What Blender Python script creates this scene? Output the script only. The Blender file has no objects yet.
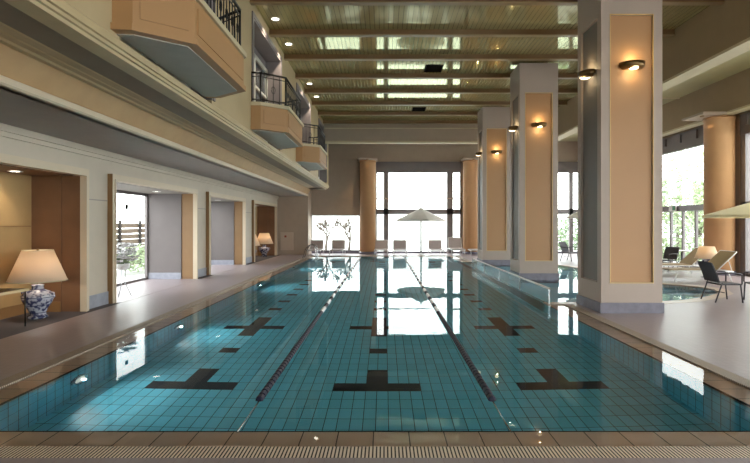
import bpy, bmesh, math, random
from mathutils import Vector, Matrix
random.seed(7)
S = bpy.context.scene
C = S.collection
PI = math.pi

# ------------------------------------------------------------------ materials
MATS = {}
def new_mat(name):
    m = bpy.data.materials.new(name); m.use_nodes = True
    nt = m.node_tree; nt.nodes.clear()
    out = nt.nodes.new('ShaderNodeOutputMaterial')
    return m, nt, out
def c4(c): return (c[0], c[1], c[2], 1.0)
def lin(r, g, b):
    f = lambda v: ((v/255+0.055)/1.055)**2.4 if v > 10 else v/255/12.92
    return (f(r), f(g), f(b))
def node(nt, t, **kw):
    n = nt.nodes.new(t)
    for k, v in kw.items(): setattr(n, k, v)
    return n
def mathn(nt, op, a, b=None, c=None):
    n = nt.nodes.new('ShaderNodeMath'); n.operation = op
    for i, v in enumerate((a, b, c)):
        if v is None: continue
        if isinstance(v, (int, float)): n.inputs[i].default_value = v
        else: nt.links.new(v, n.inputs[i])
    return n.outputs[0]
def mixc(nt, fac, a, b):
    n = nt.nodes.new('ShaderNodeMix'); n.data_type = 'RGBA'
    if isinstance(fac, (int, float)): n.inputs[0].default_value = fac
    else: nt.links.new(fac, n.inputs[0])
    for idx, v in ((6, a), (7, b)):
        if isinstance(v, tuple): n.inputs[idx].default_value = c4(v)
        else: nt.links.new(v, n.inputs[idx])
    return n.outputs[2]
def coords(nt):
    tc = nt.nodes.new('ShaderNodeTexCoord')
    sp = nt.nodes.new('ShaderNodeSeparateXYZ')
    nt.links.new(tc.outputs['Object'], sp.inputs[0])
    return tc.outputs['Object'], sp.outputs[0], sp.outputs[1], sp.outputs[2]
def noise(nt, vec, scale, detail=3, rough=.55):
    n = nt.nodes.new('ShaderNodeTexNoise'); n.inputs['Scale'].default_value = scale
    n.inputs['Detail'].default_value = detail; n.inputs['Roughness'].default_value = rough
    nt.links.new(vec, n.inputs['Vector']); return n.outputs['Fac']
def ramp(nt, fac, a, b):
    n = nt.nodes.new('ShaderNodeMapRange'); n.inputs[1].default_value = a; n.inputs[2].default_value = b
    nt.links.new(fac, n.inputs[0]); return n.outputs[0]
def line(nt, coord, period, width, off=0.0):
    """1 on a line of the given width every period"""
    a = mathn(nt, 'ADD', coord, off + 1000*period + width/2)
    a = mathn(nt, 'MODULO', a, period)
    return mathn(nt, 'LESS_THAN', a, width)
def paint(name, col, rough=.6, metal=0, var=.06, vscale=3.0, bump=0.0, spec=.5, coat=0):
    if name in MATS: return MATS[name]
    m, nt, out = new_mat(name)
    p = node(nt, 'ShaderNodeBsdfPrincipled')
    vec, x, y, z = coords(nt)
    n = noise(nt, vec, vscale)
    dark = tuple(v*(1-var) for v in col); light = tuple(min(1, v*(1+var)) for v in col)
    nt.links.new(mixc(nt, ramp(nt, n, .3, .7), dark, light), p.inputs['Base Color'])
    p.inputs['Roughness'].default_value = rough; p.inputs['Metallic'].default_value = metal
    p.inputs['Specular IOR Level'].default_value = spec
    p.inputs['Coat Weight'].default_value = coat
    if bump:
        b = node(nt, 'ShaderNodeBump'); b.inputs['Strength'].default_value = bump; b.inputs['Distance'].default_value = .01
        nt.links.new(noise(nt, vec, vscale*25), b.inputs['Height']); nt.links.new(b.outputs[0], p.inputs['Normal'])
    nt.links.new(p.outputs[0], out.inputs[0])
    MATS[name] = m; return m
def tiled(name, col, grout, axes, periods, width, offs=(0, 0), rough=.35, var=.12, spec=.5, bump=.3):
    """procedural tiles; axes is two letters of the object axes used"""
    m, nt, out = new_mat(name)
    p = node(nt, 'ShaderNodeBsdfPrincipled')
    vec, x, y, z = coords(nt); ax = {'x': x, 'y': y, 'z': z}
    l1 = line(nt, ax[axes[0]], periods[0], width, offs[0])
    g = l1
    if periods[1]:
        l2 = line(nt, ax[axes[1]], periods[1], width, offs[1]); g = mathn(nt, 'MAXIMUM', l1, l2)
    # tone per tile
    a = mathn(nt, 'FLOOR', mathn(nt, 'DIVIDE', mathn(nt, 'ADD', ax[axes[0]], offs[0]), periods[0]))
    b = mathn(nt, 'FLOOR', mathn(nt, 'DIVIDE', mathn(nt, 'ADD', ax[axes[1]], offs[1]), periods[1] or 1e3))
    cmb = node(nt, 'ShaderNodeCombineXYZ'); nt.links.new(a, cmb.inputs[0]); nt.links.new(b, cmb.inputs[1])
    wn = node(nt, 'ShaderNodeTexWhiteNoise'); nt.links.new(cmb.outputs[0], wn.inputs[0])
    big = noise(nt, vec, 1.3)
    f = mathn(nt, 'ADD', mathn(nt, 'MULTIPLY', wn.outputs['Value'], .6), mathn(nt, 'MULTIPLY', big, .4))
    dark = tuple(v*(1-var) for v in col); light = tuple(min(1, v*(1+var)) for v in col)
    base = mixc(nt, g, mixc(nt, f, dark, light), grout)
    nt.links.new(base, p.inputs['Base Color'])
    p.inputs['Roughness'].default_value = rough; p.inputs['Specular IOR Level'].default_value = spec
    if bump:
        bn = node(nt, 'ShaderNodeBump'); bn.inputs['Strength'].default_value = bump; bn.inputs['Distance'].default_value = .004
        bn.invert = True
        nt.links.new(g, bn.inputs['Height']); nt.links.new(bn.outputs[0], p.inputs['Normal'])
    nt.links.new(p.outputs[0], out.inputs[0])
    MATS[name] = m; return m
def emit(name, col, strength):
    m, nt, out = new_mat(name)
    e = node(nt, 'ShaderNodeEmission'); e.inputs[0].default_value = c4(col); e.inputs[1].default_value = strength
    nt.links.new(e.outputs[0], out.inputs[0]); MATS[name] = m; return m

M_wall = paint('wall_paint', lin(200, 188, 172), .7, var=.03)
M_wallend = paint('end_wall_paint', lin(176, 158, 142), .7, var=.03)
M_cream = paint('cream_plaster', lin(205, 192, 160), .65, var=.03)
M_gall = paint('gallery_plaster', lin(188, 168, 132), .65, var=.03)
M_tanpan = paint('tan_panel', lin(180, 138, 94), .5, var=.04, vscale=1.2)
M_colpan = paint('column_panel', lin(188, 144, 102), .5, var=.03, vscale=1.2)
M_colfr = paint('column_frame', lin(182, 165, 154), .6, var=.02)
M_colside = paint('column_inset', lin(122, 114, 110), .6, var=.03)
M_reveal = paint('reveal_edge', lin(90, 70, 50), .5)
M_gold = paint('gold_edge', lin(222, 190, 130), .35)
M_plinth = paint('plinth_stone', lin(120, 116, 130), .35, var=.12, vscale=9)
M_base = paint('skirting_stone', lin(150, 152, 165), .35, var=.1, vscale=9)
M_soffit = paint('soffit_paint', lin(160, 152, 146), .7, var=.03)
M_trimc = paint('trim_cream', lin(208, 192, 168), .5, var=.02)
M_wood = paint('niche_wood', lin(118, 84, 60), .45, var=.12, vscale=2)
M_woodlt = paint('niche_fabric', lin(170, 140, 96), .7, var=.06, vscale=2)
M_jamb = paint('jamb_wood', lin(138, 104, 66), .45, var=.06)
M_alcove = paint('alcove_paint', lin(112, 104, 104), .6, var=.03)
M_beam = paint('beam_paint', lin(124, 92, 60), .4, var=.05)
M_beamlt = paint('beam_edge', lin(150, 124, 88), .4, var=.04)
M_bigbeam = paint('long_beam', lin(150, 128, 98), .55, var=.04)
M_frame = paint('window_bronze', lin(116, 108, 108), .4, var=.05)
M_framelt = paint('white_joinery', lin(222, 222, 214), .4, var=.02)
M_greystone = paint('grey_surround', lin(132, 124, 126), .5, var=.05)
M_pillar = paint('pillar_tan', lin(208, 160, 114), .55, var=.03)
M_iron = paint('black_iron', lin(22, 20, 20), .4, var=.1)
M_bronze = paint('sconce_bronze', lin(120, 95, 60), .35, metal=.8)
M_alu = paint('brushed_metal', lin(190, 192, 196), .25, metal=.9)
M_white = paint('white_plastic', lin(232, 232, 232), .4, var=.02)
M_navy = paint('navy_float', lin(8, 12, 44), .6, var=.1)
M_sling = paint('taupe_sling', lin(172, 160, 158), .7, var=.05, vscale=20)
M_slingbr = paint('brown_sling', lin(160, 140, 108), .7, var=.05, vscale=20)
M_dark = paint('dark_weave', lin(62, 60, 66), .6, var=.15, vscale=30)
M_canvas = paint('pale_canvas', lin(236, 232, 224), .8, var=.04)
M_canvasy = paint('cream_canvas', lin(240, 226, 180), .8, var=.04)
M_vent = paint('vent_black', lin(20, 18, 16), .9, spec=.05)
M_panelpink = paint('notice_panel', lin(196, 176, 160), .5, var=.03)
M_red = paint('red_mark', lin(150, 60, 45), .5)
M_green = paint('sign_green', lin(40, 140, 90), .5)
M_bark = paint('bark', lin(90, 80, 72), .9, var=.2, vscale=8)
M_leaf = paint('leaf_green', lin(168, 184, 146), .6, var=.25, vscale=2)
M_leafd = paint('leaf_dark', lin(128, 148, 114), .6, var=.3, vscale=2)
M_petal = paint('white_petal', lin(238, 236, 238), .6)
M_fence = paint('fence_wood', lin(124, 108, 92), .8, var=.15, vscale=4)
M_fencep = paint('fence_post', lin(56, 50, 46), .8)
M_ground = paint('outdoor_paving', lin(190, 190, 186), .8, var=.08)
M_deck = tiled('deck_tile', lin(160, 146, 150), lin(140, 124, 124), 'xy', (.1, .1), .004, rough=.36, var=.05, bump=.1)
M_border = paint('border_carpet', lin(92, 86, 90), .8, var=.08, vscale=30)
M_cope = tiled('coping_tile', lin(240, 208, 188), lin(80, 66, 60), 'xy', (.27, 9), .008, offs=(.08, 0), rough=.3, var=.05)
M_copes = tiled('coping_tile_side', lin(225, 194, 176), lin(80, 66, 60), 'yx', (.27, 9), .008, rough=.3, var=.05)
M_grx = tiled('grating_x', lin(235, 220, 200), lin(50, 42, 38), 'xy', (.026, 0), .010, rough=.6, var=.02, bump=0, spec=.2)
M_gry = tiled('grating_y', lin(190, 174, 158), lin(90, 78, 70), 'yx', (.026, 0), .008, rough=.6, var=.02, bump=0, spec=.2)
POOLC = lin(112, 208, 230)
M_pfloor = tiled('pool_floor_tile', POOLC, lin(20, 60, 84), 'xy', (.13, .24), .008, offs=(.084+.13*100, -5.86+.24*100), rough=.3, var=.10)
M_pwx = tiled('pool_wall_tile_y', POOLC, lin(14, 48, 70), 'yz', (.13, .24), .008, rough=.3, var=.08)
M_pwy = tiled('pool_wall_tile_x', POOLC, lin(14, 48, 70), 'xz', (.13, .24), .008, rough=.3, var=.08)
M_pdark = tiled('marking_tile', lin(10, 14, 30), lin(4, 8, 16), 'xy', (.13, .24), .008, offs=(.084+.13*100, -5.86+.24*100), rough=.3, var=.2)
M_kfloor = tiled('paddling_floor_tile', lin(150, 205, 226), lin(70, 130, 160), 'xy', (.13, .13), .006, rough=.3, var=.08)
M_lens = emit('lamp_lens', (1, .82, .52), 5)
M_lensc = emit('downlight_lens', (1, .9, .72), 16)
M_poollens = emit('pool_light_lens', (.9, 1, .9), .55)

def glass_pane():
    m, nt, out = new_mat('clear_glazing')
    t = node(nt, 'ShaderNodeBsdfTransparent'); t.inputs[0].default_value = (.95, .98, .97, 1)
    g = node(nt, 'ShaderNodeBsdfGlossy'); g.inputs['Roughness'].default_value = .02
    lw = node(nt, 'ShaderNodeLayerWeight'); lw.inputs[0].default_value = .5
    fac = mathn(nt, 'MULTIPLY_ADD', mathn(nt, 'POWER', lw.outputs['Facing'], 5.0), .9, .03)
    mx = node(nt, 'ShaderNodeMixShader'); nt.links.new(fac, mx.inputs[0])
    nt.links.new(t.outputs[0], mx.inputs[1]); nt.links.new(g.outputs[0], mx.inputs[2])
    nt.links.new(mx.outputs[0], out.inputs[0]); return m
M_glass = glass_pane()
def divider_glass():
    m, nt, out = new_mat('divider_glass')
    t = node(nt, 'ShaderNodeBsdfTransparent'); t.inputs[0].default_value = (.80, .90, .92, 1)
    g = node(nt, 'ShaderNodeBsdfPrincipled'); g.inputs['Base Color'].default_value = (.6, .72, .76, 1); g.inputs['Roughness'].default_value = .15
    mx = node(nt, 'ShaderNodeMixShader'); mx.inputs[0].default_value = .16
    nt.links.new(t.outputs[0], mx.inputs[1]); nt.links.new(g.outputs[0], mx.inputs[2])
    nt.links.new(mx.outputs[0], out.inputs[0]); return m
M_divglass = divider_glass()
def water_mat():
    m, nt, out = new_mat('pool_water')
    vec, x, y, z = coords(nt)
    g = node(nt, 'ShaderNodeBsdfRefraction'); g.inputs['IOR'].default_value = 1.333; g.inputs['Roughness'].default_value = 0
    g.inputs['Color'].default_value = (.94, .99, 1, 1)
    gl = node(nt, 'ShaderNodeBsdfGlossy'); gl.inputs['Roughness'].default_value = .0
    b = node(nt, 'ShaderNodeBump'); b.inputs['Strength'].default_value = .08; b.inputs['Distance'].default_value = .01
    nt.links.new(noise(nt, vec, 2.2, 2), b.inputs['Height'])
    fr = node(nt, 'ShaderNodeFresnel'); fr.inputs[0].default_value = 1.333
    for n_ in (g, gl, fr): nt.links.new(b.outputs[0], n_.inputs['Normal'])
    mx = node(nt, 'ShaderNodeMixShader'); nt.links.new(mathn(nt, 'MULTIPLY', fr.outputs[0], .65), mx.inputs[0])
    nt.links.new(g.outputs[0], mx.inputs[1]); nt.links.new(gl.outputs[0], mx.inputs[2])
    nt.links.new(mx.outputs[0], out.inputs[0]); return m
M_water = water_mat()
def ceiling_mat(name, col, tint, dx=.11, refl=1.35, rough=.06):
    m, nt, out = new_mat(name)
    vec, x, y, z = coords(nt)
    l = line(nt, x, dx, .014)
    d = node(nt, 'ShaderNodeBsdfDiffuse')
    nt.links.new(mixc(nt, l, col, tuple(v*.45 for v in col)), d.inputs[0])
    g = node(nt, 'ShaderNodeBsdfGlossy'); g.inputs['Roughness'].default_value = rough; g.inputs['Color'].default_value = c4(tint)
    b = node(nt, 'ShaderNodeBump'); b.inputs['Strength'].default_value = .25; b.inputs['Distance'].default_value = .003
    b.invert = True
    wv = mathn(nt, 'ADD', l, mathn(nt, 'MULTIPLY', noise(nt, vec, 2.5, 1), .5))
    nt.links.new(wv, b.inputs['Height'])
    nt.links.new(b.outputs[0], g.inputs['Normal'])
    fr = node(nt, 'ShaderNodeFresnel'); fr.inputs[0].default_value = 1.6
    mx = node(nt, 'ShaderNodeMixShader'); nt.links.new(mathn(nt, 'MINIMUM', mathn(nt, 'MULTIPLY_ADD', fr.outputs[0], refl, .06), .9), mx.inputs[0])
    nt.links.new(d.outputs[0], mx.inputs[1]); nt.links.new(g.outputs[0], mx.inputs[2])
    nt.links.new(mx.outputs[0], out.inputs[0]); return m
M_ceil = ceiling_mat('slatted_ceiling', lin(166, 148, 106), (.90, .97, .66))
M_ceilr = paint('aisle_ceiling', lin(176, 166, 124), .5, var=.03)
def shade_mat():
    m, nt, out = new_mat('lamp_shade_fabric')
    d = node(nt, 'ShaderNodeBsdfDiffuse'); d.inputs[0].default_value = c4(lin(240, 226, 208))
    t = node(nt, 'ShaderNodeBsdfTranslucent'); t.inputs[0].default_value = c4(lin(250, 228, 200))
    mx = node(nt, 'ShaderNodeMixShader'); mx.inputs[0].default_value = .5
    nt.links.new(d.outputs[0], mx.inputs[1]); nt.links.new(t.outputs[0], mx.inputs[2])
    nt.links.new(mx.outputs[0], out.inputs[0]); return m
M_shade = shade_mat()
def porcelain():
    m, nt, out = new_mat('blue_white_porcelain')
    vec, x, y, z = coords(nt)
    p = node(nt, 'ShaderNodeBsdfPrincipled'); p.inputs['Roughness'].default_value = .15
    f = ramp(nt, noise(nt, vec, 13, 3), .46, .56)
    band = line(nt, z, .13, .012, .03)
    f = mathn(nt, 'MAXIMUM', f, band)
    nt.links.new(mixc(nt, f, lin(176, 178, 192), lin(58, 62, 96)), p.inputs['Base Color'])
    nt.links.new(p.outputs[0], out.inputs[0]); return m
M_porc = porcelain()

# ------------------------------------------------------------------ mesh helpers
def box(bm, x0, x1, y0, y1, z0, z1, mi=0):
    vs = [bm.verts.new(p) for p in ((x0,y0,z0),(x1,y0,z0),(x1,y1,z0),(x0,y1,z0),(x0,y0,z1),(x1,y0,z1),(x1,y1,z1),(x0,y1,z1))]
    for f in ((0,3,2,1),(4,5,6,7),(0,1,5,4),(1,2,6,5),(2,3,7,6),(3,0,4,7)):
        bm.faces.new([vs[i] for i in f]).material_index = mi
def bm_box(*a):
    bm = bmesh.new(); box(bm, *a); return bm
def poly(bm, pts, z, mi=0, flip=False):
    vs = [bm.verts.new((p[0], p[1], z)) for p in pts]
    if flip: vs.reverse()
    f = bm.faces.new(vs); f.material_index = mi; return f
def prism(bm, pts, z0, z1, mi=0):
    a = [bm.verts.new((p[0], p[1], z0)) for p in pts]; b = [bm.verts.new((p[0], p[1], z1)) for p in pts]
    n = len(pts)
    bm.faces.new(list(reversed(a))).material_index = mi; bm.faces.new(b).material_index = mi
    for i in range(n): bm.faces.new((a[i], a[(i+1) % n], b[(i+1) % n], b[i])).material_index = mi
def extrude_y(bm, prof, y0, y1, mi=0):
    a = [bm.verts.new((p[0], y0, p[1])) for p in prof]; b = [bm.verts.new((p[0], y1, p[1])) for p in prof]
    n = len(prof)
    bm.faces.new(a).material_index = mi; bm.faces.new(list(reversed(b))).material_index = mi
    for i in range(n): bm.faces.new((a[i], b[i], b[(i+1) % n], a[(i+1) % n])).material_index = mi
def tube(bm, pts, r, seg=8, mi=0, radii=None):
    pts = [Vector(p) for p in pts]; rings = []
    for i, p in enumerate(pts):
        d = (pts[min(i+1, len(pts)-1)] - pts[max(i-1, 0)])
        d.normalize()
        up = Vector((0,0,1)) if abs(d.z) < .95 else Vector((1,0,0))
        u = d.cross(up).normalized(); v = d.cross(u).normalized()
        rr = radii[i] if radii else r
        rings.append([bm.verts.new(p + (u*math.cos(2*PI*k/seg) + v*math.sin(2*PI*k/seg))*rr) for k in range(seg)])
    for i in range(len(rings)-1):
        for k in range(seg):
            f = bm.faces.new((rings[i][k], rings[i][(k+1) % seg], rings[i+1][(k+1) % seg], rings[i+1][k])); f.material_index = mi; f.smooth = True
    bm.faces.new(rings[0]).material_index = mi; bm.faces.new(list(reversed(rings[-1]))).material_index = mi
def lathe(bm, prof, seg=32, c=(0,0), mi=0, smooth=True, caps=True):
    rings = []
    for r, z in prof:
        rings.append([bm.verts.new((c[0]+r*math.cos(2*PI*k/seg), c[1]+r*math.sin(2*PI*k/seg), z)) for k in range(seg)])
    for i in range(len(rings)-1):
        for k in range(seg):
            f = bm.faces.new((rings[i][k], rings[i][(k+1) % seg], rings[i+1][(k+1) % seg], rings[i+1][k])); f.material_index = mi; f.smooth = smooth
    if caps:
        bm.faces.new(rings[0]).material_index = mi; bm.faces.new(rings[-1]).material_index = mi
def obj(name, bm, mats, parent=None, loc=None, bevel=0, recalc=True):
    if recalc: bmesh.ops.recalc_face_normals(bm, faces=bm.faces[:])
    me = bpy.data.meshes.new(name); bm.to_mesh(me); bm.free()
    for m in (mats if isinstance(mats, (list, tuple)) else [mats]): me.materials.append(m)
    o = bpy.data.objects.new(name, me); C.objects.link(o)
    if parent: o.parent = parent
    if loc: o.location = loc
    if bevel:
        b = o.modifiers.new('bevel', 'BEVEL'); b.width = bevel; b.segments = 2; b.limit_method = 'ANGLE'
    return o
def tag(o, label, cat, group=None, kind=None):
    if label: o['label'] = label
    if cat: o['category'] = cat
    if group: o['group'] = group
    if kind: o['kind'] = kind
    return o
def thing(name, label, cat, loc=(0,0,0), rz=0, group=None):
    o = bpy.data.objects.new(name, None); C.objects.link(o)
    o.location = loc; o.rotation_euler = (0,0,rz); o.empty_display_size = .1
    return tag(o, label, cat, group)
def struct(name, bm, mats, parent=None, **k):
    o = obj(name, bm, mats, parent, **k)
    if not parent: o['kind'] = 'structure'
    return o
def children(o): return [c for c in bpy.data.objects if c.parent == o]
def dup(root, loc, rz=None, label=None, group=None):
    def rec(o, par):
        c = o.copy(); C.objects.link(c)
        if par: c.parent = par
        for ch in children(o):
            if ch is not c: rec(ch, c)
        return c
    r = rec(root, None); r.location = loc
    if rz is not None: r.rotation_euler = (0,0,rz)
    if label: r['label'] = label
    if group: r['group'] = group
    return r
NTR = [0]
def trim(bm, m, **k):
    NTR[0] += 1; return struct('trim_%d' % NTR[0], bm, m, **k)

# ------------------------------------------------------------------ layout numbers
PX0, PX1, PY0, PY1 = -3.42, 3.24, 3.86, 24.6      # lap pool
PD = -1.06; WZ = 0.0; DK = 0.015
CW, GW = .30, .17
YB, YF = -6.0, 27.0                               # back and far walls
XL, XR = -5.5, 11.0
KID = [(3.45,10.15),(5.4,10.15),(6.3,10.45),(7.1,10.95),(7.7,11.5),(8.0,12.1),(7.95,12.65),(7.6,13.05),(7.15,13.4),(6.95,14.0),(6.95,16),(7.0,18),(6.8,19.2),(6.3,20.2),(5.4,20.8),(4.4,21.0),(3.45,21.0)]
def offset(pts, d):
    out = []
    for i, p in enumerate(pts):
        a = Vector(pts[max(i-1,0)]); b = Vector(pts[min(i+1,len(pts)-1)])
        t = (b-a).normalized(); n = Vector((t.y, -t.x))
        out.append((p[0]+n.x*d, p[1]+n.y*d))
    return out
KO = offset(KID, .28)
KO[0] = (PX1+CW+GW, KO[0][1]); KO[-1] = (PX1+CW+GW, KO[-1][1])

# ------------------------------------------------------------------ floor and pool shell
gx0, gx1, gy0, gy1 = PX0-CW-GW, PX1+CW+GW, PY0-CW-GW, PY1+CW+GW
bm = bmesh.new()
poly(bm, [(XL+.22,YB),(gx0,YB),(gx0,YF),(XL+.22,YF)], DK)
poly(bm, [(gx0,YB),(gx1,YB),(gx1,gy0),(gx0,gy0)], DK)
poly(bm, [(gx0,gy1),(gx1,gy1),(gx1,YF),(gx0,YF)], DK)
poly(bm, [(gx1,YB),(XR+.2,YB),(XR+.2,9.87),(gx1,9.87)], DK)
poly(bm, [(gx1,21.28),(XR+.2,21.28),(XR+.2,YF),(gx1,YF)], DK)
def strips(bm, pts, x, z, mi=0):
    for i in range(len(pts)-1):
        (xa, ya), (xb, yb) = pts[i], pts[i+1]
        if yb-ya < 1e-4: continue
        q = [(xa,ya),(x,ya),(x,yb),(xb,yb)]
        if x < xa: q = [(x,ya),(xa,ya),(xb,yb),(x,yb)]
        poly(bm, q, z, mi)
strips(bm, KO, XR+.2, DK)
struct('floor', bm, M_deck, recalc=False)
bm = bmesh.new(); box(bm, XL-1.4, XL+.22, YB, YF, DK-.2, DK+.001)
struct('floor', bm, M_border)
# pale entrance floor of the two glazed alcoves
bm = bmesh.new(); box(bm, XL-1.3, XL+.222, 10.06, 14.4, DK-.1, DK+.004); box(bm, XL-1.3, XL+.222, 15.5, 19.45, DK-.1, DK+.004)
struct('floor', bm, M_deck)
# coping ring just under the water film
bm = bmesh.new(); zc = -.012
box(bm, PX0-CW, PX1+CW, PY0-CW, PY0, zc-.1, zc, 0); box(bm, PX0-CW, PX1+CW, PY1, PY1+CW, zc-.1, zc, 0)
box(bm, PX0-CW, PX0, PY0, PY1, zc-.1, zc, 1)
box(bm, PX1, PX1+CW, PY0, 9.87, zc-.1, zc, 1); box(bm, PX1, PX1+CW, 21.2, PY1, zc-.1, zc, 1)
trim(bm, [M_cope, M_copes])
bm = bmesh.new(); zg = DK+.001
box(bm, gx0, gx1, gy0, gy0+GW, zg-.1, zg, 0); box(bm, gx0, gx1, gy1-GW, gy1, zg-.1, zg, 0)
box(bm, gx0, gx0+GW, gy0+GW, gy1-GW, zg-.1, zg, 1); box(bm, gx1-GW, gx1, gy0+GW, 9.87, zg-.1, zg, 1)
box(bm, gx1-GW, gx1, 21.28, gy1-GW, zg-.1, zg, 1)
trim(bm, [M_grx, M_gry])
# rim of the paddling pool
bm = bmesh.new()
KI = [(PX1, 10.15)] + KID[1:-1] + [(PX1, 21.0)]
KO2 = [(PX1, 9.87)] + KO[1:-1] + [(PX1, 21.28)]
for i in range(len(KI)-1):
    prism(bm, [KI[i], KO2[i], KO2[i+1], KI[i+1]], -.12, DK+.006 if 0 < i < len(KI)-2 else DK+.001)
trim(bm, paint('pale_rim', lin(190, 172, 156), .35))
# basin of the lap pool
bm = bmesh.new()
poly(bm, [(PX0,PY0),(PX1,PY0),(PX1,PY1),(PX0,PY1)], PD, 0)
def quad(bm, pts, mi):
    f = bm.faces.new([bm.verts.new(p) for p in pts]); f.material_index = mi
quad(bm, [(PX0,PY0,PD),(PX0,PY1,PD),(PX0,PY1,zc),(PX0,PY0,zc)], 1)
quad(bm, [(PX1,PY0,PD),(PX1,PY1,PD),(PX1,PY1,-.05),(PX1,PY0,-.05)], 1)
quad(bm, [(PX1,PY0,-.05),(PX1,9.87,-.05),(PX1,9.87,zc),(PX1,PY0,zc)], 1)
quad(bm, [(PX0,PY0,PD),(PX1,PY0,PD),(PX1,PY0,zc),(PX0,PY0,zc)], 2)
quad(bm, [(PX0,PY1,PD),(PX1,PY1,PD),(PX1,PY1,zc),(PX0,PY1,zc)], 2)
def mark(x0, x1, y0, y1): box(bm, x0, x1, y0, y1, PD, PD+.003, 3)
for cx in (-.084-2.21, -.084, -.084+2.21-.02):
    cx = round((cx+.084)/.13)*.13 - .084
    for mir in (0, 1):
        def mk(x0, x1, y0, y1):
            if mir: y0, y1 = 28.46-y1, 28.46-y0
            mark(x0, x1, y0, y1)
        mk(cx-.52, cx+.52, 5.86, 6.10); mk(cx-.13, cx+.13, 6.10, 6.58)
        mk(cx-.13, cx+.13, 7.30, 7.54)
        if not mir: mk(cx-.13, cx+.13, 8.26, 9.70); mk(cx-.52, cx-.13, 8.74, 8.98); mk(cx+.13, cx+.52, 8.74, 8.98)
    for k in range(11):
        y = 10.42 + .96*k
        mark(cx-.13, cx+.13, y, y+.24)
struct('floor_pool', bm, [M_pfloor, M_pwx, M_pwy, M_pdark])
bm = bmesh.new(); e = .012
box(bm, PX0, PX1, PY0-.001, PY0+e, -.05, -.006); box(bm, PX0, PX0+e, PY0, PY1, -.05, -.006); box(bm, PX1-e, PX1, PY0, 10.1, -.05, -.006)
trim(bm, paint('rim_joint', lin(16, 24, 34), .5))
# dividing sill and paddling basin
bm = bmesh.new(); box(bm, PX1, PX1+.24, 10.15, 21.0, -1.0, -.04)
trim(bm, M_pwx)
bm = bmesh.new()
kb = [(PX1+.24,10.15)] + KID[1:-1] + [(PX1+.24,21.0)]
strips(bm, KID, PX1+.2, -.62)
n = len(kb)
for i in range(n-1):
    quad(bm, [(*kb[i],-.62),(*kb[i+1],-.62),(*kb[i+1],-.01),(*kb[i],-.01)], 1)
struct('floor_paddling_pool', bm, [M_kfloor, M_kfloor], recalc=False)
# water
bm = bmesh.new(); poly(bm, [(PX0-CW,PY0-CW),(PX1+CW,PY0-CW),(PX1+CW,PY1+CW),(PX0-CW,PY1+CW)], WZ, 0)
strips(bm, KID, PX1+CW, WZ)
tag(obj('pool_water', bm, M_water, recalc=False), 'still clear water filling the tiled swimming pool up to its rim', 'water', kind='stuff')
# ground outside
bm = bmesh.new(); box(bm, -40, 45, -25, YB-.3, -.4, -.05); box(bm, -40, 45, YF+.3, 60, -.4, -.05)
box(bm, -40, XL-1.45, YB-.3, YF+.3, -.4, -.05); box(bm, XR+.35, 45, YB-.3, YF+.3, -.4, -.05)
struct('floor_terrace', bm, M_ground)
bm = bmesh.new(); box(bm, XL-1.45, XR+.35, YB-.3, YF+.3, -1.6, -1.3)
struct('floor_slab', bm, M_ground)

# ------------------------------------------------------------------ left wall with alcoves
HD, HO = 2.47, 2.60
OPEN = [(4.6,9.05,'niche'),(10.06,14.4,'glass'),(15.55,19.45,'glass'),(20.9,25.15,'niche')]
bm = bmesh.new()
ys = [YB] + [v for o in OPEN for v in (o[0], o[1])] + [25.8]
for i in range(0, len(ys), 2):
    box(bm, XL-.14, XL, ys[i]+(.012 if i else 0), ys[i+1]-.012, 0, 3.03)
for a, b, k in OPEN: box(bm, XL-.14, XL, a-.012, b+.012, HD+.012, 3.03)
struct('wall_left', bm, M_wall)
bm = bmesh.new()
for i in range(0, len(ys), 2):
    box(bm, XL, XL+.02, ys[i]+(.1 if i else 0), ys[i+1]-.1, DK, .26)
struct('baseboard_left', bm, M_base)
bm = bmesh.new()
for i in range(0, len(ys), 2):
    box(bm, XL, XL+.006, ys[i]+(.1 if i else 0), ys[i+1]-.1, 2.05, 2.07)
trim(bm, M_soffit)
bm = bmesh.new(); box(bm, XL, XL+.08, YB, 25.8, 2.93, 3.03); box(bm, XL, XL+.04, YB, 25.8, 2.86, 2.93)
trim(bm, M_wall)
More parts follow.
